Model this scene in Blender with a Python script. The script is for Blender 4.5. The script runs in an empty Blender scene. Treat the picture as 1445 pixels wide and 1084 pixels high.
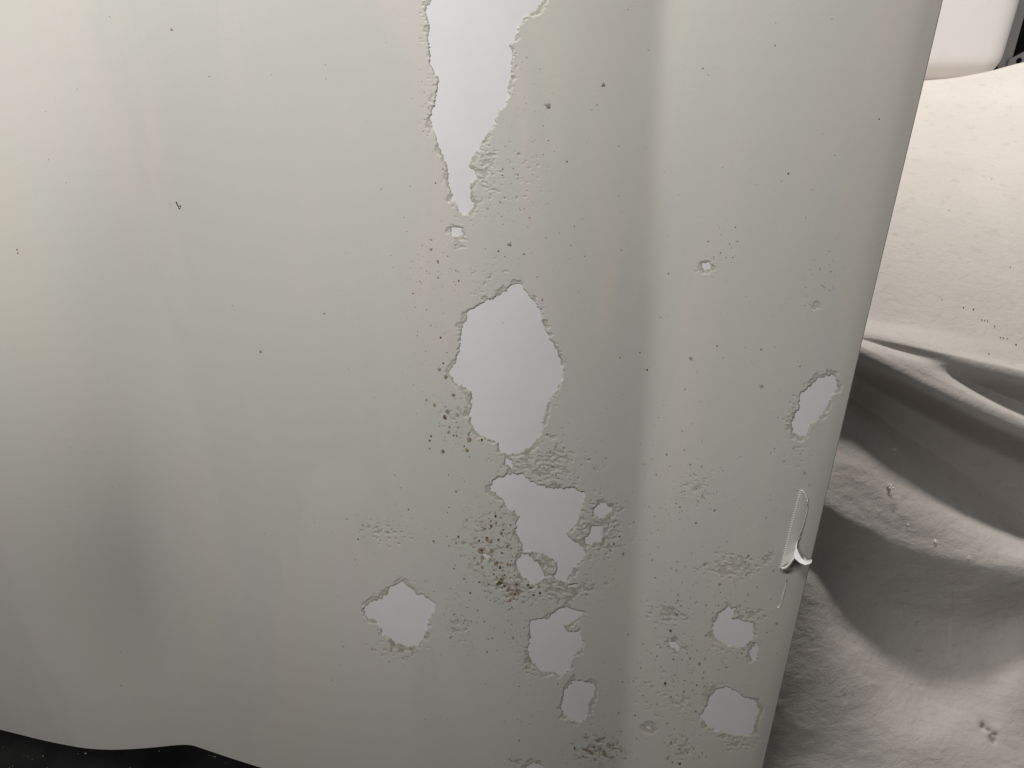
import bpy, math, random
import numpy as np
from math import radians, sin, cos, tan, pi

random.seed(7)
RNG = np.random.default_rng(11)
scene = bpy.context.scene

# ------------------------------------------------------------------ camera
W0, H0, F0 = 1445.0, 1084.0, 1043.0          # photograph size and focal length in its pixels
PITCH = radians(27.0)
CAM = np.array([0.0, 0.0, 0.80])
cam_data = bpy.data.cameras.new('camera')
cam = bpy.data.objects.new('camera', cam_data)
scene.collection.objects.link(cam)
cam.location = CAM
cam.rotation_euler = (pi / 2 - PITCH, 0, 0)
cam_data.sensor_width = 36.0
cam_data.lens = 36.0 * F0 / W0
cam_data.clip_start = 0.02
cam_data.clip_end = 60
scene.camera = cam

# ------------------------------------------------------------------ room light
world = bpy.data.worlds.new('World')
scene.world = world
world.use_nodes = True
world.node_tree.nodes['Background'].inputs['Color'].default_value = (0.93, 0.97, 1.0, 1)
world.node_tree.nodes['Background'].inputs['Strength'].default_value = 0.068

def area_lamp(name, loc, target, sx, sy, power, colour):
    d = bpy.data.lights.new(name, 'AREA')
    d.shape = 'RECTANGLE'
    d.size, d.size_y, d.energy, d.color = sx, sy, power, colour
    o = bpy.data.objects.new(name, d)
    scene.collection.objects.link(o)
    o.location = loc
    from mathutils import Vector
    o.rotation_euler = (Vector(target) - Vector(loc)).to_track_quat('-Z', 'Y').to_euler()
    return o

area_lamp('ceiling_light_front', (-0.52, -0.11, 1.42), (-0.52, 0.5, 0.72), 0.85, 0.12, 14.0, (1.0, 0.98, 0.955))
area_lamp('ceiling_light_rear', (0.60, 1.14, 1.60), (0.62, 1.04, 0.4), 0.13, 0.13, 7.1, (1.0, 0.965, 0.93))
area_lamp('ceiling_light_rear', (1.05, 1.22, 1.66), (1.00, 1.10, 0.4), 0.13, 0.13, 6.5, (1.0, 0.965, 0.93))

scene.view_settings.view_transform = 'Standard'
scene.view_settings.look = 'None'
scene.view_settings.gamma = 1.0
scene.view_settings.exposure = 0.0

# ------------------------------------------------------------------ helpers
COL = scene.collection
CP, SP = cos(PITCH), sin(PITCH)

def ray(x, y):
    """world direction of a photograph pixel (numpy friendly)"""
    a = (np.asarray(x, float) - W0 / 2) / F0
    b = (H0 / 2 - np.asarray(y, float)) / F0
    return np.stack([a, CP + b * SP, -SP + b * CP], -1)

def project(P):
    d = P - CAM
    depth = d[..., 1] * CP - d[..., 2] * SP
    up = d[..., 1] * SP + d[..., 2] * CP
    return W0 / 2 + F0 * d[..., 0] / depth, H0 / 2 - F0 * up / depth

def smooth(a, b, x):
    t = np.clip((x - a) / (b - a), 0, 1)
    return t * t * (3 - 2 * t)

_LAT = RNG.random((256, 256))
def vnoise(x, y, seed=0):
    """value noise 0..1"""
    x = np.asarray(x, float) + seed * 37.17
    y = np.asarray(y, float) + seed * 91.31
    xi, yi = np.floor(x).astype(int), np.floor(y).astype(int)
    fx, fy = x - xi, y - yi
    fx, fy = fx * fx * (3 - 2 * fx), fy * fy * (3 - 2 * fy)
    g = lambda i, j: _LAT[i % 256, j % 256]
    return (g(xi, yi) * (1 - fx) + g(xi + 1, yi) * fx) * (1 - fy) + (g(xi, yi + 1) * (1 - fx) + g(xi + 1, yi + 1) * fx) * fy

def fnoise(x, y, seed=0, octaves=3):
    s, a, t = 0, 1.0, 0
    for k in range(octaves):
        s = s + a * vnoise(x * 2 ** k, y * 2 ** k, seed + k)
        t += a
        a *= 0.5
    return s / t

def mesh_obj(name, verts, faces, mat, parent=None, smooth_shade=True, attrs=None, kind=None):
    """faces: list of tuples, or an (n,4)/(n,3) int array"""
    verts = np.asarray(verts, np.float32)
    me = bpy.data.meshes.new(name)
    if isinstance(faces, np.ndarray):
        n, k = faces.shape
        me.vertices.add(len(verts))
        me.vertices.foreach_set('co', verts.ravel())
        me.loops.add(n * k)
        me.loops.foreach_set('vertex_index', faces.astype(np.int32).ravel())
        me.polygons.add(n)
        me.polygons.foreach_set('loop_start', np.arange(0, n * k, k, dtype=np.int32))
        me.update(calc_edges=True)
        me.validate()
    else:
        me.from_pydata([tuple(v) for v in verts.tolist()], [], faces)
        me.update()
    if smooth_shade:
        me.polygons.foreach_set('use_smooth', np.ones(len(me.polygons), bool))
    if attrs:
        for an, av in attrs.items():
            a = me.attributes.new(an, 'FLOAT', 'POINT')
            a.data.foreach_set('value', np.asarray(av, np.float32))
    me.materials.append(mat)
    o = bpy.data.objects.new(name, me)
    COL.objects.link(o)
    if parent is not None:
        o.parent = parent
    if kind:
        o['kind'] = kind
    return o

def thing(name, label, cat, group=None):
    o = bpy.data.objects.new(name, None)
    COL.objects.link(o)
    o.empty_display_size = 0.05
    o['label'], o['category'] = label, cat
    if group:
        o['group'] = group
    return o

def tag(o, label, cat, group=None):
    o['label'], o['category'] = label, cat
    if group:
        o['group'] = group
    return o

def compact(verts, faces, *arrs):
    used = np.zeros(len(verts), bool)
    used[faces.ravel()] = True
    idx = np.cumsum(used) - 1
    return (verts[used], idx[faces]) + tuple(a[used] for a in arrs)

# ------------------------------------------------------------------ materials
def new_mat(name, col, rough=0.5, spec=0.5):
    m = bpy.data.materials.new(name)
    m.use_nodes = True
    b = m.node_tree.nodes['Principled BSDF']
    b.inputs['Base Color'].default_value = (*col, 1)
    b.inputs['Roughness'].default_value = rough
    b.inputs['Specular IOR Level'].default_value = spec
    return m, m.node_tree, b

def tex_noise(nt, scale, detail=4, rough=0.55, stretch=None, distortion=0.0):
    tc = nt.nodes.new('ShaderNodeTexCoord')
    n = nt.nodes.new('ShaderNodeTexNoise')
    n.inputs['Scale'].default_value = scale
    n.inputs['Detail'].default_value = detail
    n.inputs['Roughness'].default_value = rough
    n.inputs['Distortion'].default_value = distortion
    if stretch:
        mp = nt.nodes.new('ShaderNodeMapping')
        mp.inputs['Scale'].default_value = stretch
        nt.links.new(tc.outputs['Object'], mp.inputs['Vector'])
        nt.links.new(mp.outputs['Vector'], n.inputs['Vector'])
    else:
        nt.links.new(tc.outputs['Object'], n.inputs['Vector'])
    return n.outputs['Fac']

def ramp(nt, fac, lo, hi, c0=(0, 0, 0), c1=(1, 1, 1)):
    r = nt.nodes.new('ShaderNodeValToRGB')
    r.color_ramp.elements[0].position, r.color_ramp.elements[1].position = lo, hi
    r.color_ramp.elements[0].color = (*c0, 1)
    r.color_ramp.elements[1].color = (*c1, 1)
    nt.links.new(fac, r.inputs['Fac'])
    return r.outputs['Color']

def mix(nt, fac, a, b):
    m = nt.nodes.new('ShaderNodeMix')
    m.data_type = 'RGBA'
    for sock, v in ((m.inputs['Factor'], fac), (m.inputs[6], a), (m.inputs[7], b)):
        if isinstance(v, tuple):
            sock.default_value = (*v, 1)
        elif isinstance(v, (int, float)):
            sock.default_value = v
        else:
            nt.links.new(v, sock)
    return m.outputs[2]

def bump(nt, b, height, strength, dist):
    n = nt.nodes.new('ShaderNodeBump')
    n.inputs['Strength'].default_value = strength
    n.inputs['Distance'].default_value = dist
    nt.links.new(height, n.inputs['Height'])
    nt.links.new(n.outputs['Normal'], b.inputs['Normal'])

# cream coat of paint
M_COAT, nt, b = new_mat('cream_paint', (0.60, 0.595, 0.525), 0.42, 0.35)
c = mix(nt, ramp(nt, tex_noise(nt, 7, 4, 0.55, (1, 1, 0.35), 0.6), 0.44, 0.64), (0.612, 0.601, 0.548), (0.628, 0.598, 0.528))
c = mix(nt, ramp(nt, tex_noise(nt, 3.6, 6, 0.5, (1.2, 1, 0.38), 0.5), 0.495, 0.520), c, (0.585, 0.580, 0.530))
c = mix(nt, ramp(nt, tex_noise(nt, 11, 5, 0.62, (1.3, 1, 0.3), 0.8), 0.50, 0.66), c, (0.632, 0.594, 0.555))
at = nt.nodes.new('ShaderNodeAttribute'); at.attribute_name = 'wear'
c = mix(nt, at.outputs['Fac'], c, (0.36, 0.33, 0.255))
at2 = nt.nodes.new('ShaderNodeAttribute'); at2.attribute_name = 'stain'
c = mix(nt, at2.outputs['Fac'], c, (0.25, 0.175, 0.105))
nt.links.new(c, b.inputs['Base Color'])
nt.links.new(ramp(nt, tex_noise(nt, 9, 4, 0.6, (1, 1, 0.4)), 0.3, 0.7, (0.36,) * 3, (0.52,) * 3), b.inputs['Roughness'])
bump(nt, b, tex_noise(nt, 420, 3, 0.6), 0.10, 0.0006)

# smooth white layer that shows where the coat is gone
M_BARE, nt, b = new_mat('bare_white_layer', (0.70, 0.705, 0.725), 0.5, 0.3)
c = mix(nt, ramp(nt, tex_noise(nt, 24, 4, 0.55), 0.45, 0.75), (0.775, 0.768, 0.772), (0.735, 0.73, 0.73))
c = mix(nt, ramp(nt, tex_noise(nt, 260, 2, 0.5), 0.765, 0.80), c, (0.40, 0.38, 0.34))
nt.links.new(c, b.inputs['Base Color'])
bump(nt, b, tex_noise(nt, 240, 2), 0.05, 0.0005)

M_BACK, nt, b = new_mat('sheet_backing', (0.52, 0.515, 0.47), 0.6, 0.3)
M_PIN, nt, b = new_mat('pinhole_brown', (0.12, 0.095, 0.06), 0.8, 0.2)
c = mix(nt, ramp(nt, tex_noise(nt, 160, 1), 0.42, 0.60), (0.13, 0.085, 0.048), (0.36, 0.28, 0.19))
nt.links.new(c, b.inputs['Base Color'])
M_FAINT, nt, b = new_mat('pinhole_grey', (0.27, 0.26, 0.21), 0.8, 0.2)
c = mix(nt, ramp(nt, tex_noise(nt, 190, 1), 0.40, 0.62), (0.26, 0.25, 0.20), (0.44, 0.425, 0.36))
nt.links.new(c, b.inputs['Base Color'])
M_BLACK, nt, b = new_mat('black_scuff', (0.02, 0.02, 0.02), 0.6, 0.3)
M_TAPE, nt, b = new_mat('painted_tape', (0.60, 0.592, 0.54), 0.38, 0.4)
M_TAPEW, nt, b = new_mat('torn_tape_white', (0.93, 0.925, 0.90), 0.4, 0.4)
M_GLUE, nt, b = new_mat('clear_glue', (0.66, 0.655, 0.61), 0.22, 0.6)

# canvas
M_CANVAS, nt, b = new_mat('canvas', (0.70, 0.65, 0.60), 0.9, 0.1)
c = mix(nt, ramp(nt, tex_noise(nt, 9, 5, 0.6), 0.35, 0.7), (0.67, 0.622, 0.573), (0.63, 0.582, 0.538))
c = mix(nt, ramp(nt, tex_noise(nt, 55, 4, 0.6, (1, 1, 2)), 0.58, 0.78), c, (0.56, 0.505, 0.46))
at = nt.nodes.new('ShaderNodeAttribute'); at.attribute_name = 'dent_tone'
c = mix(nt, at.outputs['Fac'], c, (0.22, 0.19, 0.17))
nt.links.new(c, b.inputs['Base Color'])
ma = nt.nodes.new('ShaderNodeMath'); ma.operation = 'ADD'
nt.links.new(tex_noise(nt, 75, 5, 0.62, (1, 1, 1.6), 0.6), ma.inputs[0])
mm = nt.nodes.new('ShaderNodeMath'); mm.operation = 'MULTIPLY'; mm.inputs[1].default_value = 0.22
nt.links.new(tex_noise(nt, 900, 2, 0.6), mm.inputs[0])
nt.links.new(mm.outputs[0], ma.inputs[1])
bump(nt, b, ma.outputs[0], 0.5, 0.0024)
M_LINT, nt, b = new_mat('lint_white', (0.92, 0.90, 0.86), 0.95, 0.1)
M_CRUMB, nt, b = new_mat('dark_crumb', (0.10, 0.08, 0.07), 0.9, 0.1)

M_TUB, nt, b = new_mat('white_plastic', (0.76, 0.72, 0.72), 0.45, 0.4)
c = mix(nt, ramp(nt, tex_noise(nt, 30, 4, 0.6), 0.62, 0.80), (0.775, 0.745, 0.735), (0.72, 0.69, 0.68))
nt.links.new(c, b.inputs['Base Color'])
M_STEEL, nt, b = new_mat('grey_steel', (0.34, 0.345, 0.35), 0.45, 0.5)
b.inputs['Metallic'].default_value = 0.3
M_FLOOR, nt, b = new_mat('dark_floor', (0.02, 0.022, 0.02), 0.55, 0.4)
c = mix(nt, ramp(nt, tex_noise(nt, 14, 5, 0.6), 0.40, 0.62), (0.004, 0.004, 0.004), (0.014, 0.015, 0.014))
c = mix(nt, ramp(nt, tex_noise(nt, 210, 1, 0.5), 0.76, 0.79), c, (0.55, 0.55, 0.53))
nt.links.new(c, b.inputs['Base Color'])
M_WALL, nt, b = new_mat('dark_wall', (0.03, 0.03, 0.032), 0.9, 0.2)
c = mix(nt, ramp(nt, tex_noise(nt, 5, 5), 0.3, 0.7), (0.025, 0.025, 0.027), (0.04, 0.04, 0.042))
nt.links.new(c, b.inputs['Base Color'])

# ------------------------------------------------------------------ setting
def box_faces():
    return [(0, 3, 2, 1), (4, 5, 6, 7), (0, 1, 5, 4), (1, 2, 6, 5), (2, 3, 7, 6), (3, 0, 4, 7)]
mesh_obj('floor', [(-5, -4, -.17), (6, -4, -.17), (6, 5, -.17), (-5, 5, -.17)], [(0, 1, 2, 3)], M_FLOOR, kind='structure', smooth_shade=False)
mesh_obj('wall', [(-5, 3.2, -.17), (6, 3.2, -.17), (6, 3.35, -.17), (-5, 3.35, -.17), (-5, 3.2, 2.7), (6, 3.2, 2.7), (6, 3.35, 2.7), (-5, 3.35, 2.7)],
         box_faces(), M_WALL, kind='structure', smooth_shade=False)

# ------------------------------------------------------------------ the sheet
YAW = radians(8.7)
DIST = 0.50
P0 = np.array([0, DIST, 0.0])
TU = np.array([cos(YAW), -sin(YAW), 0.0])
NN = np.array([-sin(YAW), -cos(YAW), 0.0])

def plane_uv(x, y, off=0.0):
    d = ray(x, y)
    o = P0 + np.multiply.outer(np.asarray(off, float), NN) if np.ndim(off) else P0 + off * NN
    t = ((o - CAM) @ NN) / (d @ NN)
    p = CAM + d * t[..., None]
    return (p - P0) @ TU, p[..., 2]

# soft vertical folds: slope of the surface, given at three heights of the sheet
FOLD_ROWS = {
    -60: [(-420, .0), (-150, .02), (0, .04), (120, .00), (240, -.05), (400, .02), (560, .08), (690, .0), (800, -.13), (890, -.23), (930, -.23), (958, .19), (1010, .20), (1120, .13), (1240, .03), (1300, -.04), (1328, -.20)],
    560: [(-420, .02), (-150, .03), (0, .02), (80, -.06), (150, -.17), (205, -.09), (270, .0), (420, .07), (560, .08), (670, .0), (780, -.14), (880, -.25), (908, -.24), (936, .17), (985, .18), (1070, .11), (1150, .02), (1185, -.05), (1203, -.20)],
    1010: [(-420, .03), (-150, .05), (0, .07), (70, .02), (130, -.15), (190, -.23), (209, -.14), (228, .14), (330, .11), (560, .08), (660, .0), (760, -.12), (855, -.21), (877, -.19), (902, .10), (945, .12), (1010, .07), (1060, .0), (1082, -.06), (1097, -.20)],
}
_k = sorted(FOLD_ROWS)
_kv, _ku, _ks = [], [], []
for yy in _k:
    xs = np.array([p[0] for p in FOLD_ROWS[yy]], float)
    uu, vv = plane_uv(xs, np.full(len(xs), float(yy)))
    _kv.append(vv[5:].mean()); _ku.append(uu); _ks.append(np.array([p[1] for p in FOLD_ROWS[yy]]))
UT = np.linspace(-0.95, 0.30, 1400)
VT = np.linspace(-0.05, 1.25, 90)
_n = min(len(a) for a in _ku)
# resample every row's knots to a common parameter so that they can be blended up the sheet
_W = []
def row_slope(i):
    from numpy import interp
    s = 1.3 * np.interp(UT, _ku[i], _ks[i])
    kern = np.hanning(17); kern /= kern.sum()
    return np.convolve(np.pad(s, 8, mode='edge'), kern, mode='valid')
_S = [row_slope(i) for i in range(3)]
# valley lines are kept straight by warping u between rows: piecewise blend
ANCH = []                                                       # (index of knot) shared landmarks per row
LAND = {-60: [-420, 0, 240, 560, 900, 946, 1120, 1328], 560: [-420, 0, 150, 560, 885, 923, 1070, 1203], 1010: [-420, 0, 196, 560, 855, 890, 1010, 1097]}
_LU = [plane_uv(np.array(LAND[yy], float), np.full(8, float(yy)))[0] for yy in _k]
WT = np.zeros((len(VT), len(UT)))
for j, v in enumerate(VT):
    if v >= _kv[1]:
        f = float(smooth(0, 1, (v - _kv[1]) / (_kv[0] - _kv[1]))); i0, i1 = 1, 0
    else:
        f = float(smooth(0, 1.1, (_kv[1] - v) / (_kv[1] - _kv[2]))); i0, i1 = 1, 2
    lu = _LU[i0] * (1 - f) + _LU[i1] * f
    par = np.interp(UT, lu, np.arange(8))
    s = np.interp(np.interp(par, np.arange(8), _LU[i0]), UT, _S[i0]) * (1 - f) + np.interp(np.interp(par, np.arange(8), _LU[i1]), UT, _S[i1]) * f
    w = np.cumsum(s) * (UT[1] - UT[0])
    WT[j] = w - np.interp(0.0, UT, w)

_kern = np.hanning(19); _kern /= _kern.sum()
WT = np.apply_along_axis(lambda c: np.convolve(np.pad(c, 9, mode='edge'), _kern, mode='valid'), 0, WT)

def wsurf(u, v):
    fu = np.clip((np.asarray(u) - UT[0]) / (UT[1] - UT[0]), 0, len(UT) - 1.001)
    fv = np.clip((np.asarray(v) - VT[0]) / (VT[1] - VT[0]), 0, len(VT) - 1.001)
    iu, iv = fu.astype(int), fv.astype(int)
    a, bb = fu - iu, fv - iv
    return (WT[iv, iu] * (1 - a) + WT[iv, iu + 1] * a) * (1 - bb) + (WT[iv + 1, iu] * (1 - a) + WT[iv + 1, iu + 1] * a) * bb

def on_sheet(x, y, h=0.0):
    off = np.zeros(np.shape(x))
    for _ in range(8):
        u, v = plane_uv(np.asarray(x, float), np.asarray(y, float), off)
        off = wsurf(u, v) + h
    return u, v

def sheet_pt(u, v, h=0.0):
    u, v = np.asarray(u, float), np.asarray(v, float)
    d = wsurf(u, v) + h
    P = P0 + u[..., None] * TU + d[..., None] * NN
    P[..., 2] = v
    return P

COAT_T = 0.0007
EDGE = on_sheet(np.array([1329., 1075.]), np.array([0., 1084.]))
U_EDGE_T, U_EDGE_B = EDGE[0][0], EDGE[0][1]
V_TOP_, V_BOT_ = EDGE[1][0], EDGE[1][1]
def u_edge(v):
    return U_EDGE_B + (U_EDGE_T - U_EDGE_B) * (np.asarray(v) - V_BOT_) / (V_TOP_ - V_BOT_)
V_BOTTOM = float(np.mean(on_sheet(np.array([0., 60., 120.]), np.array([1032., 1042., 1052.]))[1]))
U_LEFT, V_TOP = -0.80, 1.12

holes = [
 [(609,0),(603,9),(601,19),(606,29),(607,39),(604,54),(607,71),(608,87),(614,102),(620,112),(618,129),(614,149),(607,166),(612,183),(619,205),(628,227),(632,241),(635,260),(638,279),(644,291),(652,302),(656,304),(663,296),(669,289),(663,283),(662,270),(664,260),(670,250),(667,243),(660,234),(666,223),(675,209),(683,193),(693,178),(702,163),(703,155),(713,148),(718,135),(714,125),(719,112),(721,91),(721,71),(716,63),(724,56),(731,37),(741,23),(757,12),(766,0),(776,-25),(770,-70),(730,-110),(690,-150),(640,-110),(618,-60),(612,-20)],
 [(722,402),(735,404),(748,421),(761,436),(764,452),(770,467),(777,482),(786,498),(793,519),(791,537),(782,550),(770,571),(765,589),(764,604),(756,620),(748,630),(735,637),(720,643),(707,639),(702,625),(684,617),(671,607),(662,586),(666,571),(667,555),(655,546),(644,540),(636,527),(644,511),(649,496),(650,475),(653,460),(663,440),(678,429),(697,421),(715,412)],
 [(692,689),(696,678),(709,674),(724,669),(733,670),(745,678),(757,685),(771,691),(786,693),(798,691),(811,691),(822,697),(824,708),(819,723),(811,740),(798,754),(807,765),(821,774),(825,781),(817,791),(809,802),(798,822),(792,820),(781,814),(788,804),(787,793),(773,785),(759,779),(739,775),(733,758),(729,744),(733,731),(724,721),(712,713),(711,704),(701,698)],
 [(738,783),(747,787),(757,794),(763,804),(767,812),(761,820),(752,824),(740,814),(732,804),(730,794)],
 [(851,709),(863,718),(862,723),(848,731),(838,726),(837,719)],
 [(835,743),(849,742),(850,752),(848,765),(828,767),(824,759),(834,752)],
 [(715,648),(722,650),(724,656),(724,663),(717,657),(712,656)],
 [(803,826),(815,825),(813,830),(801,831)],
 [(566,823),(573,827),(588,841),(598,841),(614,852),(611,865),(604,872),(602,886),(596,901),(588,912),(575,913),(560,908),(551,901),(540,896),(539,886),(529,877),(518,869),(514,860),(524,850),(539,846),(547,837),(552,828)],
 [(750,876),(763,876),(778,874),(780,866),(788,860),(800,859),(822,865),(812,874),(802,880),(794,883),(802,893),(816,894),(821,907),(820,915),(805,926),(805,942),(793,952),(779,948),(767,949),(756,940),(748,928),(745,914),(750,900),(747,888)],
 [(812,962),(823,961),(839,969),(839,980),(829,994),(828,1005),(825,1016),(813,1018),(805,1012),(797,1010),(792,998),(795,985),(797,973)],
 [(744,1083),(754,1077),(766,1083),(772,1096),(750,1110),(738,1096)],
 [(1028,859),(1037,860),(1031,874),(1045,877),(1062,880),(1062,898),(1052,912),(1033,911),(1019,907),(1009,897),(1007,884),(1015,867)],
 [(1066,908),(1070,914),(1067,931),(1061,930),(1058,920)],
 [(1015,970),(1029,973),(1050,986),(1064,990),(1071,1001),(1065,1017),(1062,1031),(1050,1038),(1031,1036),(1010,1031),(996,1022),(988,1010),(1001,994),(1000,986),(1010,976)],
 [(944,905),(953,908),(961,911),(956,917),(948,912)],
 [(1167,531),(1179,532),(1180,547),(1170,565),(1160,583),(1143,599),(1136,614),(1127,615),(1118,611),(1120,594),(1127,577),(1132,556),(1145,546),(1157,534)],
 [(993,371),(1002,372),(1002,379),(996,382),(992,377)],
 [(638,322),(645,321),(652,322),(652,330),(645,334),(637,329)],
 [(682,782),(691,783),(689,788),(684,787)],
 [(910,1026),(921,1026),(917,1030)],
]

# grid lines: fine where the coat is damaged, coarse elsewhere
u_f0 = float(on_sheet(np.array([470.]), np.array([1084.]))[0][0])
u_lines = np.concatenate([np.arange(U_LEFT, u_f0, 0.0035), np.arange(u_f0, max(U_EDGE_T, U_EDGE_B) - 0.0003, 0.00062)])
rows_y = np.concatenate([np.arange(-12, 1100, 1.02)])
v_vis = on_sheet(np.full(len(rows_y), 720.), rows_y)[1]
v_vis = v_vis[(v_vis > V_BOTTOM + 0.0005)]
v_lines = np.concatenate([np.arange(V_TOP, v_vis[0] + 0.004, -0.004), v_vis, np.arange(v_vis[-1] - 0.002, V_BOTTOM, -0.002), [V_BOTTOM]])
nu, nv = len(u_lines), len(v_lines)
# last 8 mm of every row follow the slightly slanting right edge
Ug, Vg = np.meshgrid(u_lines, v_lines)
k_edge = (u_edge(Vg) - u_lines[0]) / (u_lines[-1] - u_lines[0])
bl = smooth(u_f0, u_lines[-1], Ug)
Ug = Ug + bl * (u_edge(Vg) - u_lines[-1])
Ug, Vg = Ug.ravel(), Vg.ravel()
Pg = sheet_pt(Ug, Vg, COAT_T)
PX, PY = project(Pg)

# ragged signed distance to every hole (photograph pixels; positive = coat present)
JX = PX + 5.0 * (fnoise(PX / 9, PY / 9, 3, 3) - 0.5) + 3.0 * (vnoise(PX / 2.6, PY / 2.6, 5) - 0.5)
JY = PY + 5.0 * (fnoise(PX / 9, PY / 9, 13, 3) - 0.5) + 3.0 * (vnoise(PX / 2.6, PY / 2.6, 15) - 0.5)
SDF = np.full(len(PX), 60.0)
OWN = np.full(len(PX), -1)
for hi, poly in enumerate(holes):
    q = np.array(poly, float)
    small = (q[:, 0].max() - q[:, 0].min()) < 28
    m = (PX > q[:, 0].min() - 60) & (PX < q[:, 0].max() + 60) & (PY > q[:, 1].min() - 60) & (PY < q[:, 1].max() + 60)
    ids = np.nonzero(m)[0]
    jf = 0.85 if small else 1.0
    x = PX[ids] + (JX[ids] - PX[ids]) * jf
    y = PY[ids] + (JY[ids] - PY[ids]) * jf
    d2 = np.full(len(ids), 1e9)
    inside = np.zeros(len(ids), bool)
    for a in range(len(q)):
        x0, y0 = q[a]; x1, y1 = q[(a + 1) % len(q)]
        dx, dy = x1 - x0, y1 - y0
        t = np.clip(((x - x0) * dx + (y - y0) * dy) / (dx * dx + dy * dy), 0, 1)
        d2 = np.minimum(d2, (x - x0 - t * dx) ** 2 + (y - y0 - t * dy) ** 2)
        if y0 != y1:
            cr = ((y0 > y) != (y1 > y)) & (x < (x1 - x0) * (y - y0) / (y1 - y0) + x0)
            inside ^= cr
    sd = np.sqrt(d2) * np.where(inside, -1, 1) - (0.4 if small else 1.0)
    better = sd < SDF[ids]
    SDF[ids[better]] = sd[better]
    OWN[ids[better]] = hi

# crumbling zones: x, y, rx, ry, strength, stain
zones = [(765,655,62,32,.9,.1),(848,745,34,46,.9,.1),(795,832,55,22,1.,.25),(770,802,26,20,.9,.1),(682,240,26,48,.7,0),(1035,800,42,20,.9,0),
         (985,690,30,22,.75,0),(845,1058,34,20,.9,.9),(962,990,24,16,.7,0),(966,1055,18,22,.8,0),(1035,1046,32,14,.75,0),(945,868,36,20,.7,.1),
         (545,752,38,18,.6,.1),(645,885,20,26,.7,.1),(562,918,40,14,.7,.2),(1066,868,26,10,.8,.1),(1004,985,18,24,.9,0),(1084,790,14,14,.7,0),
         (725,830,36,22,.85,.5),(1128,640,16,40,.4,0),(745,930,16,30,.7,.15),(955,912,26,18,.7,.1),(1153,430,9,9,.9,0),(997,378,14,12,.9,0),
         (640,590,22,36,.35,.2),(690,390,40,30,.3,0),(720,255,60,60,.25,0),(690,770,46,60,.35,.4),(780,618,14,8,.9,0),(1118,590,10,26,.8,0),
         (730,1074,20,8,.6,.4),(645,342,14,10,.8,0),(605,20,10,30,.6,0),(608,150,10,30,.5,0),(930,985,40,40,.4,0),(1020,930,30,20,.4,0),
         (770,148,4,4,1.0,.3),(733,215,4,4,.7,0),(1010,900,20,40,.5,0)]
ZN = np.zeros(len(PX)); ZS = np.zeros(len(PX))
for (cx, cy, rx, ry, st, sn) in zones:
    m = (abs(PX - cx) < rx * 2) & (abs(PY - cy) < ry * 2)
    r2 = ((PX[m] - cx) / rx) ** 2 + ((PY[m] - cy) / ry) ** 2
    g = np.exp(-r2 * 1.3)
    ZN[m] = np.maximum(ZN[m], st * g)
    ZS[m] = np.maximum(ZS[m], sn * g)
halo = np.exp(-np.clip(SDF, 0, None) / 7.0) * (0.25 + 0.75 * smooth(.42, .62, fnoise(PX / 22, PY / 22, 21, 2)))
ZN = np.clip(np.maximum(ZN, 0.72 * halo), 0, 1)
# streaky pits, longer across than down and tilted a little
a_ = radians(-16)
sx_, sy_ = PX * cos(a_) - PY * sin(a_), PX * sin(a_) + PY * cos(a_)
nA = fnoise(sx_ / 5.2, sy_ / 3.4, 31, 2)
nB = fnoise(sx_ / 4.2, sy_ / 2.8, 41, 2)
pit = smooth(0.0, 0.10, ZN * 0.50 - (1 - nA) * 0.85 + 0.14) * smooth(.30, .50, nB + 0.10)
pit = pit * smooth(0.02, 0.12, ZN)
blister = np.clip(nB - 0.58, 0, 1) * 2.4 * ZN * (1 - pit)
ledge_w = np.clip((fnoise(PX / 13, PY / 13, 51, 2) - 0.47) * 32, 0, 6.5)
ledge = smooth(1.0, -0.4, SDF - ledge_w) * (ledge_w > 0.4)
wall = smooth(-0.8, 0.6, SDF)
lift = np.exp(-((SDF - ledge_w - 2.5) / 3.0) ** 2) * (vnoise(PX / 6, PY / 6, 61) - 0.25)
Hc = COAT_T * (1 - 0.52 * pit) + 0.0004 * blister + 0.00008 * np.clip(lift, -.2, 1)
rough_ledge = 0.40 + 0.35 * (vnoise(PX / 2.4, PY / 2.4, 71) - .5)
Hc = Hc * (1 - ledge) + COAT_T * rough_ledge * ledge
Hc = Hc * wall - 0.00025 * (1 - wall)
# the coat is a skin with faint orange-peel waviness
Hc += wall * 0.00010 * (fnoise(PX / 40, PY / 70, 81, 3) - 0.5)
WEAR = np.clip(0.34 * pit + 0.32 * ledge + 0.62 * smooth(2.2, 0.2, SDF) * np.clip(1.7 * vnoise(PX / 6, PY / 6, 91) - .25, 0, 1.1), 0, 0.85)
STAIN = np.clip(ZS * (smooth(.50, .75, nA * .6 + nB * .4)) * 1.4 + 0.25 * ZS * pit, 0, 0.8)
STAIN = np.maximum(STAIN, 0.75 * (SDF < 3.5) * np.exp(-(((PX - 789) / 3.5) ** 2 + ((PY - 508) / 7) ** 2)) )

Pc = sheet_pt(Ug, Vg, Hc)
jj, ii = np.meshgrid(np.arange(nv - 1), np.arange(nu - 1), indexing='ij')
i00 = (jj * nu + ii).ravel()
quads = np.stack([i00, i00 + nu, i00 + nu + 1, i00 + 1], -1)
sq = SDF[quads]
keep = sq.max(1) > -1.6
sheet = thing('painted_sheet', 'large cream painted sheet hanging in soft folds with its paint flaking off', 'sheet')
sheet_base = np.array([0.0, DIST, V_BOTTOM])
v_, f_, w_, s_ = compact(Pc, quads[keep], WEAR, STAIN)
coat = mesh_obj('paint_coat', v_, f_, M_COAT, sheet, attrs={'wear': w_, 'stain': s_})

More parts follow.
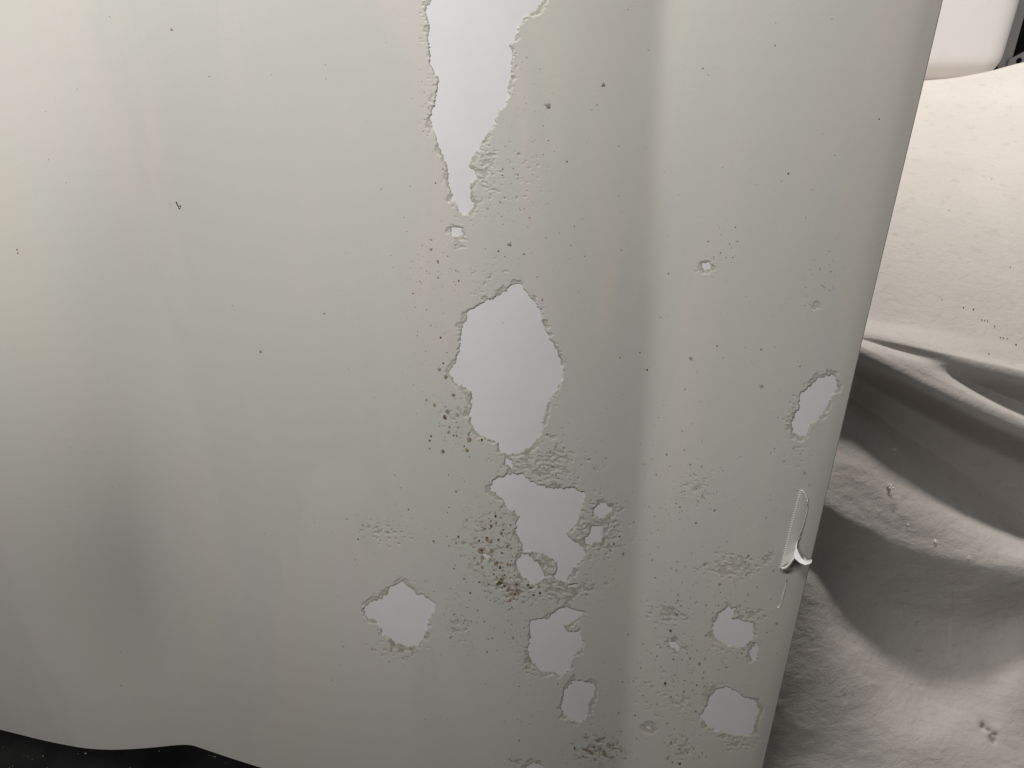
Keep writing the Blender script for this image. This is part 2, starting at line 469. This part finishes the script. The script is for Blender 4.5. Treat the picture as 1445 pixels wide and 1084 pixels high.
# bare patches: one piece of the white layer in each hole
Pb = sheet_pt(Ug, Vg, 0.0)
for hi in range(len(holes)):
    sel = ((SDF[quads] < 1.2) & (OWN[quads] == hi)).any(1)
    if sel.sum() < 2:
        continue
    v_, f_ = compact(Pb, quads[sel])
    mesh_obj('bare_patch', v_, f_, M_BARE, sheet)

# backing: a closed thin sheet
bu = np.concatenate([np.arange(U_LEFT, u_f0, 0.006), np.linspace(u_f0, max(U_EDGE_T, U_EDGE_B), 90)])
bv = np.linspace(V_TOP, V_BOTTOM, 160)
BU, BV = np.meshgrid(bu, bv)
BU = BU + smooth(u_f0, bu[-1], BU) * (u_edge(BV) - bu[-1])
nb = BU.size
shp = BU.shape
BU, BV = BU.ravel(), BV.ravel()
fr = sheet_pt(BU, BV, -0.0005); bk = sheet_pt(BU, BV, -0.0022)
jj, ii = np.meshgrid(np.arange(shp[0] - 1), np.arange(shp[1] - 1), indexing='ij')
i0 = (jj * shp[1] + ii).ravel()
q1 = np.stack([i0, i0 + shp[1], i0 + shp[1] + 1, i0 + 1], -1)
q2 = q1[:, ::-1] + nb
R, Cc = shp
def rim(line):
    line = np.array(line)
    return np.stack([line[:-1], line[1:], line[1:] + nb, line[:-1] + nb], -1)
rims = np.concatenate([rim(np.arange(Cc)[::-1]), rim(np.arange(Cc) + (R - 1) * Cc), rim(np.arange(R) * Cc), rim((np.arange(R) * Cc + Cc - 1)[::-1])])
mesh_obj('backing', np.concatenate([fr, bk]), np.concatenate([q1, q2, rims]), M_BACK, sheet)
# painted rim of the coat along the right and bottom edges
def coat_rim(us, vs, name):
    a = sheet_pt(us, vs, COAT_T); c_ = sheet_pt(us, vs, -0.0024)
    n = len(us)
    f = np.stack([np.arange(n - 1), np.arange(1, n), np.arange(1, n) + n, np.arange(n - 1) + n], -1)
    mesh_obj(name, np.concatenate([a, c_]), f, M_COAT, sheet)
vv_ = np.linspace(V_TOP, V_BOTTOM, 300)
coat_rim(u_edge(vv_) + 0.0004, vv_, 'painted_edge')
uu_ = np.linspace(U_LEFT, float(u_edge(V_BOTTOM)), 300)
coat_rim(uu_, np.full(300, V_BOTTOM - 0.0004), 'painted_edge')

# pinholes and specks in the coat, far too many to count
def hsurf(x, y):
    u, v = on_sheet(x, y)
    return u, v
clusters = [  # x, y, sx, sy, n, rmin, rmax, dark share
 (612,372,22,26,46,.6,1.5,.8),(640,590,17,30,80,.7,2.6,.75),(692,758,32,40,260,.6,2.0,.75),(722,828,20,13,80,.9,2.8,.8),(735,880,36,34,130,.6,1.6,.6),
 (715,285,48,46,90,.7,1.9,.1),(690,400,40,30,60,.6,1.6,.3),(545,750,30,20,55,.6,1.5,.25),(645,885,20,26,70,.6,1.7,.3),(940,690,40,100,120,.6,1.4,.3),
 (960,950,46,46,190,.6,1.8,.3),(945,865,28,18,60,.5,1.7,.15),(1020,345,14,24,34,.6,1.6,.2),(1165,392,16,22,36,.6,1.4,.2),(1030,420,60,60,40,.5,1.3,.2),
 (780,665,40,30,90,.6,1.8,.15),(860,755,22,34,60,.6,1.8,.2),(845,1058,26,16,60,.7,2.0,.4),(960,1050,24,24,60,.7,2.0,.2),(1040,805,40,26,60,.7,2.0,.1),
 (985,690,30,22,50,.7,1.9,.1),(575,890,50,50,60,.6,1.4,.2),(1040,900,50,50,60,.6,1.7,.2),(1110,640,22,50,40,.6,1.8,.1),(760,1000,50,50,60,.6,1.3,.2),
 (600,200,12,90,30,.6,1.3,.7),(740,130,22,60,40,.6,1.5,.2),(610,480,20,60,40,.6,1.5,.6),
]
pts = []
for (cx, cy, sx, sy, n, r0, r1, dk) in clusters:
    for _ in range(int(n * .7)):
        x, y = random.gauss(cx, sx), random.gauss(cy, sy)
        r = r0 + (r1 - r0) * random.random() ** 3.5 - 0.12
        pts.append((x, y, r, random.random() < dk))
for _ in range(150):
    x, y = random.uniform(480, 1180), random.uniform(0, 1080)
    pts.append((x, y, random.uniform(.4, 1.0), random.random() < .12))
for _ in range(26):
    pts.append((random.uniform(10, 480), random.uniform(10, 1000), random.uniform(.45, .9), random.random() < .5))
for p in [(243,42,2,1),(604,153,1.9,1),(659,34,1.1,1),(704,54,1.0,1),(368,496,2,0),(458,442,1.6,1),(975,505,2.6,0),(1074,545,2.4,0),(719,345,3.0,0),(615,258,1.2,1),
          (609,338,1.6,1),(608,352,1.8,1),(618,368,1.9,1),(733,216,2.6,0),(640,557,2.8,1),(662,620,3.2,1),(628,588,2.6,1),(645,585,3.0,0),(632,580,2.9,0),
          (687,760,2.6,1),(678,777,3.4,1),(693,742,2.2,1),(705,822,3.0,1),(711,828,3.6,1),(716,832,3.0,1),(700,795,2.8,1),(1240,168,1.0,1),(1112,245,1.4,1),(25,352,1.3,1),(26,357,1.2,1),
          (622,476,1.5,1),(626,512,1.6,1),(620,521,2.6,0),(948,857,2.6,0),(954,866,2.6,0),(903,497,1.0,1),(875,504,1.0,1)]:
    pts.append((p[0], p[1], p[2], bool(p[3])))
pa = np.array([(p[0], p[1]) for p in pts]); pr = np.array([p[2] for p in pts]); pd = np.array([p[3] for p in pts])
# keep the specks on the coat and on the sheet
def nearest_grid_value(x, y, arr):
    u, v = on_sheet(x, y)
    iv = np.clip(np.searchsorted(-v_lines, -v), 0, nv - 1)
    uloc = u - smooth(u_f0, u_lines[-1], u) * (u_edge(v) - u_lines[-1])
    iu = np.clip(np.searchsorted(u_lines, uloc), 0, nu - 1)
    return arr[iv * nu + iu], u, v
sdv, pu, pv = nearest_grid_value(pa[:, 0], pa[:, 1], SDF)
hcv = nearest_grid_value(pa[:, 0], pa[:, 1], Hc)[0]
ok = (sdv > 3) & (pu < u_edge(pv) - 0.004) & (pv > V_BOTTOM + 0.003) & (pa[:, 0] < 1330)
K = 9
def specks(name, mask, mat):
    V, Fs = [], []
    for i in np.nonzero(mask)[0]:
        x, y, r = pa[i, 0], pa[i, 1], pr[i]
        scale = 0.50 / (F0) * (1.0 if y < 300 else 1.0 + (y - 300) / 1400.0) * 1.0
        base = len(V)
        ang0 = random.random() * 6.28
        el = random.uniform(.65, 1.25)
        ring = []
        for k in range(K):
            an = ang0 + k * 2 * pi / K
            rr = r * scale * random.uniform(.78, 1.2)
            ring.append((pu[i] + rr * cos(an) * 1.05, pv[i] + rr * sin(an) * el * (1.0 + max(0, (y - 300)) / 900.0)))
        ring = np.array(ring)
        outer = sheet_pt(ring[:, 0], ring[:, 1], hcv[i] + 0.00005)
        inner = sheet_pt(pu[i] + (ring[:, 0] - pu[i]) * .6, pv[i] + (ring[:, 1] - pv[i]) * .6, hcv[i] + 0.00016)
        V += outer.tolist() + inner.tolist()
        for k in range(K):
            k2 = (k + 1) % K
            Fs.append((base + k, base + k2, base + K + k2, base + K + k))
        Fs.append(tuple(base + K + k for k in range(K)))
    return mesh_obj(name, V, Fs, mat, sheet, kind='stuff')
specks('brown_pinholes', ok & pd, M_PIN)
specks('grey_pinholes', ok & ~pd, M_FAINT)

# black scuff on the left of the sheet: a little hooked chain of blobs
def scuff(pxs, name, mat):
    V, Fs = [], []
    for (x, y, r) in pxs:
        u, v = on_sheet(np.array([x]), np.array([y]))
        base = len(V)
        n = 10
        an = np.arange(n) * 2 * pi / n
        rr = r * 0.00046 * (1 + 0.25 * np.sin(an * 3 + x))
        o = sheet_pt(u + rr * np.cos(an), v + rr * np.sin(an), COAT_T + 0.00006)
        i_ = sheet_pt(u + .55 * rr * np.cos(an), v + .55 * rr * np.sin(an), COAT_T + 0.00030)
        V += o.tolist() + i_.tolist()
        for k in range(n):
            k2 = (k + 1) % n
            Fs.append((base + k, base + k2, base + n + k2, base + n + k))
        Fs.append(tuple(base + n + k for k in range(n)))
    return mesh_obj(name, V, Fs, mat, sheet)
scuff([(249.8, 285.5, 1.3), (250.4, 287.3, 1.1), (251.2, 289.2, 1.3), (252.4, 291.0, 1.3), (253.6, 293.8, 1.5), (255, 290.4, 1.3), (255.8, 292.6, .8)], 'black_scuff', M_BLACK)['label'] = 'small hooked black scuff mark'
scuff([(851, 119, 2.2), (852.4, 120.4, 1.7), (850, 121, 1.2)], 'black_scuff', M_PIN)
scuff([(773, 148.5, 3.6), (774.5, 150.5, 2.4)], 'grey_blister', M_FAINT)

# ---- torn tape under the paint near the right edge
def px_sheet(lst, h=0.0):
    a = np.array(lst, float)
    return on_sheet(a[:, 0], a[:, 1], COAT_T + np.asarray(h))
left = [(1129.0, 693.5), (1125.0, 709), (1121.0, 724), (1117.0, 739), (1113.0, 755), (1109.2, 770), (1105.4, 785), (1101.2, 801)]
right = [(1134, 693.5), (1140.2, 707), (1139.4, 720), (1136.0, 734), (1131.6, 748), (1126.6, 762), (1122.6, 777), (1119.6, 790)]
rise_l = [.0003, .0003, .0003, .0003, .0004, .0006, .0016, .0048]
rise_r = [.0004, .0006, .0007, .0008, .0010, .0016, .0034, .0068]
lu, lv = px_sheet(left, rise_l); ru, rv = px_sheet(right, rise_r)
NSEG, NAC = 56, 7
tt = np.linspace(0, 7, NSEG)
ti = np.arange(8)
V = []
for k, t in enumerate(tt):
    a_u, a_v, a_h = np.interp(t, ti, lu), np.interp(t, ti, lv), np.interp(t, ti, rise_l)
    b_u, b_v, b_h = np.interp(t, ti, ru), np.interp(t, ti, rv), np.interp(t, ti, rise_r)
    b_u += 0.0006 * (random.random() - .5)
    for j in range(NAC):
        f = j / (NAC - 1)
        h = a_h * (1 - f) + b_h * f + 0.0004 * sin(pi * f) * (1 if t < 5 else 1 - (t - 5) / 2)
        V.append(sheet_pt(a_u * (1 - f) + b_u * f, a_v * (1 - f) + b_v * f, COAT_T + h).tolist())
Fs = [(k * NAC + j, (k + 1) * NAC + j, (k + 1) * NAC + j + 1, k * NAC + j + 1) for k in range(NSEG - 1) for j in range(NAC - 1)]
tape = mesh_obj('tape_strip', V, Fs, M_COAT, sheet)
tape['label'] = 'torn strip of paper tape painted over'
# serrated cut: a row of small white teeth
V, Fs = [], []
NT = 33
for k in range(NT):
    t0, t1 = 7 * k / NT, 7 * (k + 0.62) / NT
    tm = (t0 + t1) / 2
    bu0, bv0, bh = np.interp(t0, ti, lu), np.interp(t0, ti, lv), np.interp(t0, ti, rise_l)
    bu1, bv1 = np.interp(t1, ti, lu), np.interp(t1, ti, lv)
    mu, mv = np.interp(tm, ti, lu) - 0.0014, np.interp(tm, ti, lv)
    base = len(V)
    for (u, v, h) in ((bu0, bv0, .0005), (bu1, bv1, .0005), (mu, mv, .00012), (bu0 + .0007, bv0, .0006), (bu1 + .0007, bv1, .0006)):
        V.append(sheet_pt(u, v, COAT_T + h + bh).tolist())
    Fs += [(base, base + 2, base + 1), (base, base + 1, base + 4, base + 3)]
mesh_obj('serrated_edge', V, Fs, M_TAPEW, tape, smooth_shade=False)
def tube(path, radii, name, mat, parent, n=7, flat=1.0):
    """a bead lying on the sheet; path = (px, py, lift)"""
    a = np.array(path, float)
    u, v = on_sheet(a[:, 0], a[:, 1], COAT_T + a[:, 2])
    V, Fs = [], []
    for k in range(len(a)):
        k0, k1 = max(0, k - 1), min(len(a) - 1, k + 1)
        d = np.array([u[k1] - u[k0], v[k1] - v[k0]]); d /= (np.linalg.norm(d) + 1e-9)
        s = np.array([-d[1], d[0]])
        for j in range(n):
            an = 2 * pi * j / n
            V.append(sheet_pt(u[k] + s[0] * radii[k] * cos(an), v[k] + s[1] * radii[k] * cos(an), COAT_T + a[k, 2] + flat * radii[k] * sin(an)).tolist())
    for k in range(len(a) - 1):
        for j in range(n):
            j2 = (j + 1) % n
            Fs.append((k * n + j, k * n + j2, (k + 1) * n + j2, (k + 1) * n + j))
    Fs.append(tuple(range(n))); Fs.append(tuple((len(a) - 1) * n + j for j in range(n))[::-1])
    return mesh_obj(name, V, Fs, mat, parent)
tube([(1128.5, 692.5, .0006), (1131.5, 692.3, .0007), (1135, 695.5, .0008), (1137.6, 699.5, .0009), (1139.4, 704, .001), (1139.8, 708, .001)], [.0004, .0006, .0005, .00045, .0005, .0002], 'torn_edge', M_TAPEW, tape)
tube([(1139.8, 711, .0006), (1139.4, 719, .0007), (1136, 733, .0008), (1132, 746, .001), (1127.4, 757, .0012), (1129.5, 757.5, .001), (1125.5, 763, .0016), (1123.4, 773, .003)], [.0002, .00022, .00015, .00014, .0004, .0003, .00018, .0005], 'torn_edge', M_TAPEW, tape)
# bottom lip, rolled up and white
tube([(1100.6, 800.5, .0042), (1104, 802.5, .005), (1109, 801, .0058), (1114, 796.5, .0064), (1118, 791, .0068), (1121, 786, .0066), (1123, 778, .005)], [.0009, .0015, .0015, .0012, .0009, .0011, .0008], 'curled_lip', M_TAPEW, tape, flat=.6)
# torn white flap that stands off the sheet
fl = [(1123.7, 771.5), (1127.4, 781), (1131.5, 788), (1136, 791.5), (1134.2, 786), (1139.2, 791), (1146, 790.5), (1145, 794.8), (1136, 797.6), (1128, 794), (1121.5, 788.5), (1120.5, 781)]
fh = [.003, .0085, .0135, .0165, .0155, .0180, .0200, .0205, .0195, .0165, .0100, .0060]
fu, fv = px_sheet(fl, fh)
top = sheet_pt(fu, fv, COAT_T + np.array(fh)); bot = sheet_pt(fu, fv, COAT_T + np.array(fh) - .0004)
cen = sheet_pt(fu[[2, 9]].mean(), fv[[2, 9]].mean(), COAT_T + .0112)
cen2 = sheet_pt(fu[[3, 8]].mean(), fv[[3, 8]].mean(), COAT_T + .0165)
n = len(fl)
V = top.tolist() + bot.tolist() + [cen.tolist(), cen2.tolist(), (cen - .0004 * NN).tolist(), (cen2 - .0004 * NN).tolist()]
Fs = []
owner = [0, 0, 0, 1, 1, 1, 1, 1, 1, 0, 0, 0]
for k in range(n):
    k2 = (k + 1) % n
    Fs.append((k, k2, 2 * n + owner[k])); Fs.append((n + k2, n + k, 2 * n + 2 + owner[k])); Fs.append((k2, k, n + k, n + k2))
    if owner[k] != owner[k2]:
        Fs.append((k2, 2 * n + owner[k2], 2 * n + owner[k]))
mesh_obj('torn_flap', V, Fs, M_TAPEW, tape, smooth_shade=False)['label'] = 'bright white torn flap of tape curling outwards'
tube([(1110.6, 817, .0), (1109.6, 823, .0), (1108, 830, .0), (1106.4, 836, .0), (1104.6, 842, .0), (1103.6, 849, .0), (1101, 854.5, .0), (1098.4, 858, .0002)], [.0002, .0007, .0005, .0010, .0011, .0007, .0009, .0011], 'glue_ridge', M_GLUE, sheet, flat=.35)

# ------------------------------------------------------------------ canvas drop cloth over a bench behind the sheet
COLS = [720, 980, 1100, 1150, 1200, 1260, 1330, 1390, 1445, 1560, 1720, 1950]
ROWS = [
 #  image heights of each feature line at the columns above, distance, (extra drop)
 ('behind', [150, 150, 146, 143, 140, 137, 134, 125, 112, 100, 95, 95], 1.95),
 ('behind2', [128, 128, 128, 128, 128, 127, 124, 118, 106, 92, 86, 86], 1.62),
 ('crest', [118, 118, 118, 118, 117, 116, 112, 102, 88, 70, 60, 60], 1.46),
 ('crest2', [140, 140, 140, 140, 139, 138, 134, 124, 112, 95, 85, 85], 1.40),
 ('top', [283, 285, 290, 295, 298, 302, 306, 310, 312, 318, 325, 329.2], 1.05),
 ('top2', [408.2, 415, 432, 440, 448, 458, 469, 480, 490, 512, 540, 556.8], .86),
 ('edge_in', [412.6, 421, 442, 453, 464, 476, 491, 504, 516, 541, 575, 595.4], .829),
 ('edge', [419.6, 428, 449, 460, 471, 483, 498, 511, 523, 548, 582, 602.4], .82),
 ('hem', [421.2, 430, 452, 464, 475, 493, 511, 527, 541, 566, 600, 620.4], 0.8155),
 ('tuck', [423.8, 433, 456, 467, 479, 499, 523, 548, 570, 612, 660, 688.8], 0.807),
 ('lip', [412.2, 423, 450, 465, 482, 508, 540, 567, 591, 635, 685, 715], 0.796),
 ('lip2', [429.2, 440, 467, 484, 502, 530, 564, 594, 618, 662, 712, 742], 0.788),
 ('under', [469.2, 478, 500, 515, 532, 566, 606, 636, 660, 704, 750, 777.6], 0.838),
 ('deep', [489.6, 500, 526, 542, 562, 602, 648, 684, 712, 760, 800, 824], 0.838),
 ('shelfA', [493, 505, 540, 556, 580, 622, 673, 714, 747, 796, 836, 860], 0.8),
 ('shelfM', [584, 594, 619, 634, 649, 684, 716, 742, 764, 806, 844, 866.8], 0.748),
 ('shelfB', [633.2, 642, 664, 680, 708, 742, 762, 775, 788, 822, 858, 879.6], 0.716),
 ('shelfC', [672, 680, 700, 716, 744, 776, 796, 808, 818, 850, 884, 904.4], 0.702),
 ('front', [733.6, 740, 756, 772, 806, 846, 866, 868, 866, 890, 920, 938], 0.702),
 ('foot', [758, 770, 800, 830, 886, 926, 942, 940, 930, 944, 970, 985.6], 0.668),
 ('foot2', [828, 840, 870, 890, 930, 966, 984, 985, 976, 985, 1005, 1017], 0.642),
 ('spread', [950, 960, 985, 1000, 1015, 1030, 1040, 1045, 1045, 1050, 1060, 1066], 0.603),
 ('spread2', [1088, 1090, 1095, 1098, 1100, 1104, 1108, 1110, 1112, 1116, 1120, 1122.4], 0.568),
 ('rim', [1290, 1290, 1290, 1290, 1290, 1290, 1290, 1290, 1290, 1290, 1290, 1290], 0.49),
]
def catmull(xk, yk, x):
    """monotone-ish cubic through (xk, yk); yk may be (n, m)"""
    xk = np.asarray(xk, float); yk = np.asarray(yk, float)
    if yk.ndim == 1:
        yk = yk[:, None]
    d = np.diff(yk, axis=0) / np.diff(xk)[:, None]
    m = np.zeros_like(yk)
    m[1:-1] = (d[1:] + d[:-1]) / 2
    m[0], m[-1] = d[0], d[-1]
    same = d[1:] * d[:-1] > 0
    m[1:-1] = np.where(same, 2 * d[1:] * d[:-1] / (d[1:] + d[:-1] + 1e-12), m[1:-1] * 0.35)
    i = np.clip(np.searchsorted(xk, x, side='right') - 1, 0, len(xk) - 2)
    h = (xk[i + 1] - xk[i])[:, None]
    t = ((x - xk[i]) / (xk[i + 1] - xk[i]))[:, None]
    return (2 * t ** 3 - 3 * t ** 2 + 1) * yk[i] + (t ** 3 - 2 * t ** 2 + t) * h * m[i] + (-2 * t ** 3 + 3 * t ** 2) * yk[i + 1] + (t ** 3 - t ** 2) * h * m[i + 1]

cx_ = np.concatenate([np.linspace(720, 1060, 70)[:-1], np.linspace(1060, 1500, 220)[:-1], np.linspace(1500, 1950, 90)])
yr = np.stack([catmull(COLS, r[1], cx_)[:, 0] for r in ROWS])             # (rows, cols)
rr_ = np.array([r[2] for r in ROWS])
D3 = ray(np.broadcast_to(cx_, yr.shape), yr)
rmat = np.repeat(rr_[:, None], len(cx_), 1)
_it = [r[0] for r in ROWS].index('tuck')
rmat[_it] += 0.022 * smooth(1290, 1430, cx_)
wob = 1 + 0.002 * np.sin(cx_ / 61.0) * (np.arange(len(ROWS))[:, None] % 3 - 1)
P3 = CAM + D3 * (rmat * wob / D3[..., 1])[..., None]               # feature points in space
P3[..., 2] = np.maximum(P3[..., 2], -0.164)
nr = 560
tk = np.arange(len(ROWS), dtype=float)
ts = np.linspace(0, len(ROWS) - 1, nr)
flat = catmull(tk, P3.reshape(len(ROWS), -1), ts).reshape(nr, len(cx_), 3)
# rumples along the normal
du = np.gradient(flat, axis=1); dv = np.gradient(flat, axis=0)
nrm = np.cross(du, dv); nrm /= np.linalg.norm(nrm, axis=-1, keepdims=True) + 1e-12
nrm *= np.sign((nrm * (CAM - flat)).sum(-1, keepdims=True))
sx = flat[..., 0] / 0.030; sy = (flat[..., 1] * .8 + flat[..., 2]) / 0.020
below = smooth(14.0, 15.5, ts)[:, None]
amp = 0.00012 + 0.0007 * below
flat = flat + nrm * (amp * (fnoise(sx + sy * .35, sy, 120, 4) - 0.5) * 2 + 0.006 * below * (fnoise(sx / 4, sy / 5, 130, 2) - .5))[..., None]
fpx, fpy = project(flat)
dent_tone = np.zeros(fpx.shape)
dents = [(1388, 1025, 5, 6, 1.1), (1394, 1030, 5, 3, 1.), (1401, 1042, 5, 7, 1.2), (1406, 1036, 4, 3, 1.), (1262, 722, 5, 6, .55), (1192, 985, 3, 4, .5), (1252, 690, 3, 3, .4)]
for (dx_, dy_, rx, ry, s) in dents:
    g = np.exp(-(((fpx - dx_) / rx) ** 2 + ((fpy - dy_) / ry) ** 2))
    dent_tone = np.maximum(dent_tone, s * g * smooth(.25, .6, fnoise(fpx / 5, fpy / 5, 140, 2)))  # darker cloth colour at each dent, broken up by noise
    flat = flat - nrm * (0.0025 * s * g)[..., None]
dent_tone = np.clip(dent_tone, 0, 1)
nc = len(cx_)
jj, ii = np.meshgrid(np.arange(nr - 1), np.arange(nc - 1), indexing='ij')
i0 = (jj * nc + ii).ravel()
cf = np.stack([i0, i0 + nc, i0 + nc + 1, i0 + 1], -1)
cloth = thing('canvas_drop_cloth', 'pale canvas drop cloth draped over a bench behind the painted sheet down to the floor', 'cloth')
mesh_obj('cloth', flat.reshape(-1, 3), cf, M_CANVAS, cloth, attrs={'dent_tone': dent_tone.ravel()})

def on_cloth(x, y):
    m = (fpx - x) ** 2 + (fpy - y) ** 2
    dist_ = np.linalg.norm(flat - CAM, axis=-1)
    m = m + np.where(m < 9, dist_ * .5, 0)
    k = np.unravel_index(np.argmin(m), m.shape)
    return flat[k], nrm[k]

import bmesh
def fluff(x, y, size, name, mat, label, cat, group=None, seed=0):
    p, nn_ = on_cloth(x, y)
    rnd = random.Random(seed)
    bm = bmesh.new()
    for k in range(9):
        r = size * rnd.uniform(.18, .42)
        off = np.array([rnd.gauss(0, .45), rnd.gauss(0, .45), rnd.gauss(0, .3)]) * size
        c_ = p + off + nn_ * size * .2
        ret = bmesh.ops.create_icosphere(bm, subdivisions=1, radius=r)
        for v in ret['verts']:
            v.co *= rnd.uniform(.75, 1.25)
            v.co.x += c_[0]; v.co.y += c_[1]; v.co.z += c_[2]
    me = bpy.data.meshes.new(name); bm.to_mesh(me); bm.free()
    me.materials.append(mat)
    o = bpy.data.objects.new(name, me); COL.objects.link(o)
    return tag(o, label, cat, group)
G = 'lint tufts caught on the canvas folds'
fluff(1261, 635, .0034, 'lint_tuft', M_LINT, 'white lint tuft highest on the lit canvas fold', 'lint', G, 1)
fluff(1252, 687, .0044, 'lint_tuft', M_LINT, 'largest white lint tuft on the lit canvas fold near the painted sheet', 'lint', G, 2)
fluff(1280, 740, .0016, 'lint_tuft', M_LINT, 'tiniest lint tuft left of the round tuft at the fold edge', 'lint', G, 3)
fluff(1319, 764, .0030, 'lint_tuft', M_LINT, 'round white lint tuft at the lower edge of the lit canvas fold', 'lint', G, 4)
fluff(1366, 787, .0026, 'lint_tuft', M_LINT, 'rightmost pale lint tuft just inside the dark canvas hollow', 'lint', G, 5)
# tiny specks of dirt on the bench top, joined as one part
V, Fs = [], []
for (x, y, r) in [(1360, 437, 1.1), (1374, 437, 1.2), (1434, 487, 1.3), (1386, 449, .9), (1390, 451, .9), (1394, 453, .8), (1404, 461, .8), (1411, 477, .9), (1416, 479, .9), (1421, 480, .8), (1395, 500, 1.0), (1340, 300, .8), (1400, 250, .8), (1330, 420, .7), (1425, 380, .8)]:
    p, nn_ = on_cloth(x, y)
    base = len(V)
    for k in range(7):
        an = k * 2 * pi / 7
        V.append((p[0] + r * .0008 * cos(an), p[1] + r * .0012 * sin(an), p[2] + .0008))
    V.append((p[0], p[1], p[2] + .0016))
    Fs += [(base + k, base + (k + 1) % 7, base + 7) for k in range(7)]
mesh_obj('dirt_specks', V, Fs, M_CRUMB, cloth, kind='stuff', smooth_shade=False)

# ------------------------------------------------------------------ white plastic tub standing on the cloth
def at_y(x, y, yw):
    d = ray(x, y)
    return CAM + d * (yw / d[1])
TY = 1.66
right_x = at_y(1437, 0, TY)[0] + .026
bot_z = at_y(1330, 119, TY)[2]
tw, td, th = 0.46, 0.34, 0.34
tcx, tcy = right_x - tw / 2, TY + td / 2
def rrect(w, d, rad, z, n=8):
    out = []
    for qx, qy, a0 in ((1, 1, 0), (-1, 1, pi / 2), (-1, -1, pi), (1, -1, 3 * pi / 2)):
        for k in range(n + 1):
            an = a0 + (pi / 2) * k / n
            out.append((tcx + qx * (w / 2 - rad) + rad * cos(an), tcy + qy * (d / 2 - rad) + rad * sin(an), z))
    return out
prof = []
Rb = 0.055
for k in range(9):
    an = pi / 2 * k / 8
    prof.append((Rb * (1 - sin(an)), bot_z + Rb * (1 - cos(an))))
for z in (bot_z + .12, bot_z + .2, bot_z + th):
    prof.append((-.004 * (z - bot_z) / th, z))
prof += [(-.018, bot_z + th), (-.018, bot_z + th + .012), (-.002, bot_z + th + .012), (.004, bot_z + th - .02), (.012, bot_z + .06), (.05, bot_z + .012)]
loops = [rrect(tw - 2 * i_, td - 2 * i_, max(.012, .06 - i_ * .6), z) for i_, z in prof]
V = [p for l in loops for p in l]
L = len(loops[0])
Fs = [(a * L + k, a * L + (k + 1) % L, (a + 1) * L + (k + 1) % L, (a + 1) * L + k) for a in range(len(loops) - 1) for k in range(L)]
Fs.append(tuple(range(L))[::-1]); Fs.append(tuple((len(loops) - 1) * L + k for k in range(L)))
tub = mesh_obj('plastic_tub', V, Fs, M_TUB)
tag(tub, 'white plastic tub with rounded corners standing behind the canvas crest', 'tub')

# ------------------------------------------------------------------ grey steel rack behind the tub
rack = thing('steel_rack', 'grey steel rack with a bolted slotted brace behind the white tub', 'rack')
RY = 1.95
def plate(name, pts, y0, thick, holes_=()):
    """flat steel plate in the x-z plane with round holes cut through, closed edges"""
    bm = bmesh.new()
    vs = [bm.verts.new((x, y0, z)) for x, z in pts]
    edges = [bm.edges.new((vs[k], vs[(k + 1) % len(vs)])) for k in range(len(vs))]
    for (hx, hz, hr) in holes_:
        hv = [bm.verts.new((hx + hr * cos(a * pi / 8), y0, hz + hr * sin(a * pi / 8))) for a in range(16)]
        edges += [bm.edges.new((hv[k], hv[(k + 1) % 16])) for k in range(16)]
    bmesh.ops.triangle_fill(bm, edges=edges, use_beauty=True)
    ret = bmesh.ops.extrude_face_region(bm, geom=bm.faces[:])
    for g in ret['geom']:
        if isinstance(g, bmesh.types.BMVert):
            g.co.y += thick
    bmesh.ops.recalc_face_normals(bm, faces=bm.faces[:])
    me = bpy.data.meshes.new(name); bm.to_mesh(me); bm.free()
    me.materials.append(M_STEEL)
    o = bpy.data.objects.new(name, me); COL.objects.link(o); o.parent = rack
    return o
xl, xr = at_y(1429, 20, RY)[0], at_y(1446, 20, RY)[0]
plate('post', [(xl, -.17), (xr, -.17), (xr, 1.7), (xl, 1.7)], RY, .003)
def xz(x, y, yw):
    p = at_y(x, y, yw)
    return (p[0], p[2])
h1 = xz(1438, 86, RY - .006)
px_mm = (at_y(1440, 86, RY)[0] - at_y(1439, 86, RY)[0])
dx_ = .16
a1 = xz(1424, 84, RY - .006); a2 = xz(1417, 110, RY - .006); 
plate('slotted_brace', [a2, (a2[0] + .30, a2[1] + .02 + .14), (a2[0] + .30, a2[1] + .075 + .14), (a1[0] + .012, a1[1] + .006), (a1[0], a1[1])], RY - .006, .003,
      [(h1[0], h1[1], 4.2 * px_mm), (h1[0] + .055, h1[1] + .029, 4.2 * px_mm), (h1[0] + .11, h1[1] + .058, 4.2 * px_mm), (h1[0] + .165, h1[1] + .087, 4.2 * px_mm)])
plate('crossbar', [(xl - .9, bot_z - .10), (xr + .5, bot_z - .10), (xr + .5, bot_z - .06), (xl - .9, bot_z - .06)], RY + .02, .03)
plate('post', [(xl + .45, -.17), (xr + .45, -.17), (xr + .45, 1.7), (xl + .45, 1.7)], RY, .003)

# put each thing's Empty at its base; the parts keep their places
for root, base in ((sheet, (0.0, DIST, V_BOTTOM)), (cloth, (0.55, 0.75, -0.17)), (rack, (xl, RY, -0.17))):
    root.location = base
    for ch in root.children:
        ch.location = tuple(-c for c in base)
